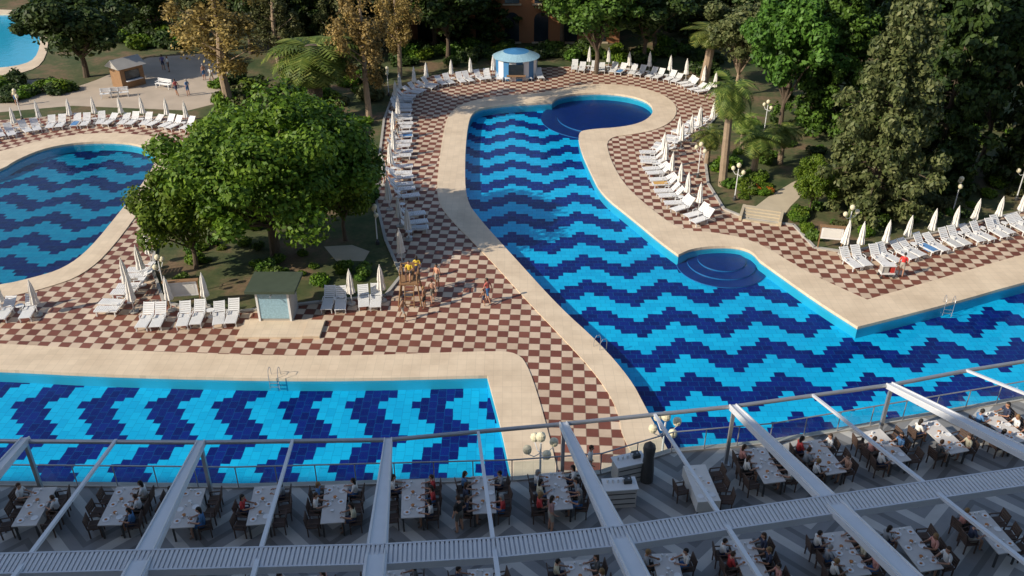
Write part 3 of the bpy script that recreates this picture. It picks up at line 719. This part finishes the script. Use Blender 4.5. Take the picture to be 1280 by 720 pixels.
# shower block
p=G(346,400); m=MB(); m.box((0,0,1.05),(2.0,1.6,2.1),'concrete'); m.box((0,0,2.2),(2.9,2.4,.18),'green'); m.box((0,-.82,1.1),(1.7,.03,1.7),'mosaic')
for s in(-1,1): m.box((s*.92,-.84,1.05),(.12,.06,2.1),'plate')
m.tube([(0,-.85,1.9),(0,-1.15,1.95),(0,-1.2,1.85)],.03,6,'pipe'); o=m.obj('shower_block'); o.location=(p.x,p.y+.6,0)
m=MB(); m.box((0,0,.04),(4.8,1.9,.1),'coping'); m.box((1.9,-.1,.12),(1.0,1.7,.08),'coping'); o=m.obj('shower_platform'); p=G(352,412); o.location=(p.x,p.y,0)
# lifeguard tower
p=G(514,376); m=MB()
for sx in(-1,1):
    for sy in(-1,1): m.tube([(sx*.7,sy*.7,0),(sx*.5,sy*.5,1.5),(sx*.5,sy*.5,2.3)],.05,6,'wood')
m.box((0,0,1.5),(1.2,1.2,.08),'wood'); m.box((0,.1,1.9),(.6,.5,.06),'wood'); m.box((0,.36,2.2),(.6,.05,.6),'wood')
for sx in(-1,1): m.box((sx*.55,0,2.1),(.05,1.1,.06),'wood'); m.box((sx*.55,0,2.32),(.05,1.1,.06),'wood')
m.box((0,.55,2.32),(1.1,.05,.06),'wood')
for i in range(6): m.box((0,-.78+.05*i,.22+.24*i),(.5,.06,.04),'wood')
for s in(-1,1): m.tube([(s*.27,-.85,0),(s*.27,-.5,1.55)],.03,5,'wood')
o=m.obj('lifeguard_tower'); o.location=(p.x,p.y,0)
place(PS[0],'person',(p.x,p.y+.1,1.46),3.0,1,(.7,.5,.05))
# notice boards
def board(w,h):
    m=MB()
    for s in(-1,1): m.box((s*w/2,0,h/2+.4),(.07,.07,h+.8),'wood')
    m.box((0,0,h/2+.8),(w,.06,h),'plate'); m.box((0,-.035,h/2+.8),(w*.8,.01,h*.7),'cloth'); m.box((0,0,h+.85),(w+.2,.3,.06),'wood')
    return m.mesh('notice_board')
p=G(232,384); place(board(1.9,1.0),'notice_board',(p.x,p.y,0),.15)
p=G(1036,312); place(board(1.5,.9),'notice_board',(p.x,p.y,0),-.2)
# garden steps
m=MB()
for i in range(5): m.box((0,.4*i,.03+.035*i),(2.6,.42,.1+.07*i),'path')
for s in(-1,1): m.box((s*1.4,.8,.15),(.2,2.2,.4),'path')
p=G(950,277); o=m.obj('garden_steps'); o.location=(p.x,p.y,0); o.rotation_euler=(0,0,-.35)
# kiosk (blue and white striped), back building, chalet, bench
p=G(645,94); m=MB(); n=20
for i in range(n):
    a0,a1=2*math.pi*i/n,2*math.pi*(i+1)/n; k='blue' if i%2 else 'plate'
    P0,P1=Vector((math.cos(a0),math.sin(a0),0))*2.3,Vector((math.cos(a1),math.sin(a1),0))*2.3
    m.add([P0,P1,P1+Vector((0,0,2.2)),P0+Vector((0,0,2.2))],[(0,1,2,3)],k)
    m.add([P0*1.12+Vector((0,0,2.1)),P1*1.12+Vector((0,0,2.1)),P1*.6+Vector((0,0,2.6)),P0*.6+Vector((0,0,2.6))],[(0,1,2,3)],'mosaic')
    m.add([P0*.6+Vector((0,0,2.6)),P1*.6+Vector((0,0,2.6)),Vector((0,0,2.85))],[(0,1,2)],'blue')
m.box((0,-2.26,1.25),(1.6,.2,1.1),'window'); m.box((0,-2.5,.65),(2,.5,.1),'wood'); o=m.obj('striped_kiosk'); o.location=(p.x,p.y,0)
p=G(640,42); m=MB(); m.box((0,0,4.5),(26,9,9),'wall'); m.box((0,0,9.15),(27,10,.3),'wood')
for i in range(7):
    x=-10.5+3.5*i
    for z in(.1,4.6):
        m.box((x,-4.53,z+1.4),(1.7,.08,2.6),'window')
        vs=[(x,-4.57,z+2.7)]+[(x+.85*math.cos(t),-4.57,z+2.7+.85*math.sin(t)) for t in np.linspace(0,math.pi,11)]
        m.add(vs,[(0,q,q+1) for q in range(1,11)],'window'); m.box((x,-4.7,z-.02),(2.2,.35,.14),'path')
o=m.obj('orange_resort_building'); o.location=(p.x,p.y,0)
p=G(162,106); m=MB(); m.box((0,0,1.1),(2.6,2.0,2.2),'wood')
m.add([(-1.6,-1.3,2.1),(1.6,-1.3,2.1),(1.6,0,2.9),(-1.6,0,2.9),(-1.6,1.3,2.1),(1.6,1.3,2.1)],[(0,1,2,3),(3,2,5,4),(0,3,4),(1,5,2)],'concrete'); m.box((0,-1.02,1.2),(1.6,.05,1.1),'window'); m.box((0,-1.25,.8),(1.8,.4,.06),'plate'); o=m.obj('wooden_chalet'); o.location=(p.x,p.y,0); o.rotation_euler=(0,0,.9)
def bench():
    m=MB()
    for i in range(4): m.box((0,-.2+.13*i,.45),(1.8,.1,.04),'plate')
    for i in range(3): m.box((0,.3+.02*i,.6+.13*i),(1.8,.03,.1),'plate')
    for s in(-1,1):
        m.box((s*.8,-.2,.22),(.06,.06,.44),'plate'); m.box((s*.8,.3,.45),(.06,.06,.9),'plate'); m.box((s*.8,.03,.65),(.06,.5,.05),'plate')
    return m.mesh('park_bench')
BN=bench()
for x,y,r in[(138,122,.3),(150,121,.3),(205,110,-.4)]: p=G(x,y); place(BN,'park_bench',(p.x,p.y,0),r)
# ladders
def ladder():
    m=MB()
    for s in(-1,1): m.tube([(s*.25,-.4,0),(s*.25,-.36,.45),(s*.25,-.2,.62),(s*.25,.05,.58),(s*.25,.15,.35),(s*.25,.15,-.6)],.018,6,'pipe')
    for z in(-.2,-.45): m.box((0,.15,z),(.5,.05,.025),'pipe')
    return m.mesh('pool_ladder')
LD=ladder()
for x,y,r in[(343,474,math.pi),(752,433,-.9),(1186,383,2.9)]: p=G(x,y); place(LD,'pool_ladder',(p.x,p.y,.04),r)
# cleaning cart
m=MB(); m.box((0,0,.35),(.9,.55,.1),'white'); m.box((0,0,.9),(.9,.55,.06),'white'); m.box((-.2,0,.62),(.4,.45,.45),'concrete'); m.box((.3,0,.65),(.3,.45,.5),'red')
for sx in(-1,1):
    for sy in(-1,1): m.tube([(sx*.4,sy*.25,.1),(sx*.4,sy*.25,1.0)],.02,5,'pipe'); m.ell((sx*.4,sy*.25,.1),(.1,.04,.1),10,6,'dark')
p=G(1107,346); o=m.obj('cleaning_cart'); o.location=(p.x,p.y,0)
# ------------------------------------------------------------------ hotel behind the viewpoint
HT=46.5
m=MB(); m.box((0,-9.5,HT/2),(300,16,HT),'hotel')
for fl in range(14):
    z=1.5+fl*3.2
    for i in range(48): m.box((-141+6*i,-1.48,z+.6),(3,.06,1.9),'window')
m.obj('hotel_building')
# ------------------------------------------------------------------ light
el=math.radians(32); dxy=Vector((.9,.44,0)).normalized()
ld=Vector((dxy.x*math.cos(el),dxy.y*math.cos(el),-math.sin(el)))
s=bpy.data.lights.new('sun','SUN'); s.energy=5.0; s.angle=math.radians(.5); s.color=(1,.90,.74)
so=bpy.data.objects.new('sun',s); scene.collection.objects.link(so); so.rotation_euler=ld.to_track_quat('-Z','Y').to_euler()
w=bpy.data.worlds.new('World'); scene.world=w; w.use_nodes=True; nt=w.node_tree
sk=nt.nodes.new('ShaderNodeTexSky'); sk.sky_type='NISHITA'; sk.sun_disc=False; sk.sun_elevation=el; sk.sun_rotation=math.atan2(-dxy.x,-dxy.y)
nt.links.new(sk.outputs[0],nt.nodes['Background'].inputs[0]); nt.nodes['Background'].inputs[1].default_value=.15
cam=bpy.data.cameras.new('camera'); cam.sensor_width=36; cam.lens=36*F/1280; cam.clip_end=5000; cam.clip_start=.3
co=bpy.data.objects.new('camera',cam); scene.collection.objects.link(co); co.location=(0,0,H); co.rotation_euler=(math.radians(90)-PITCH,0,0); scene.camera=co
scene.view_settings.view_transform='Standard'; scene.view_settings.look='None'; scene.view_settings.exposure=0
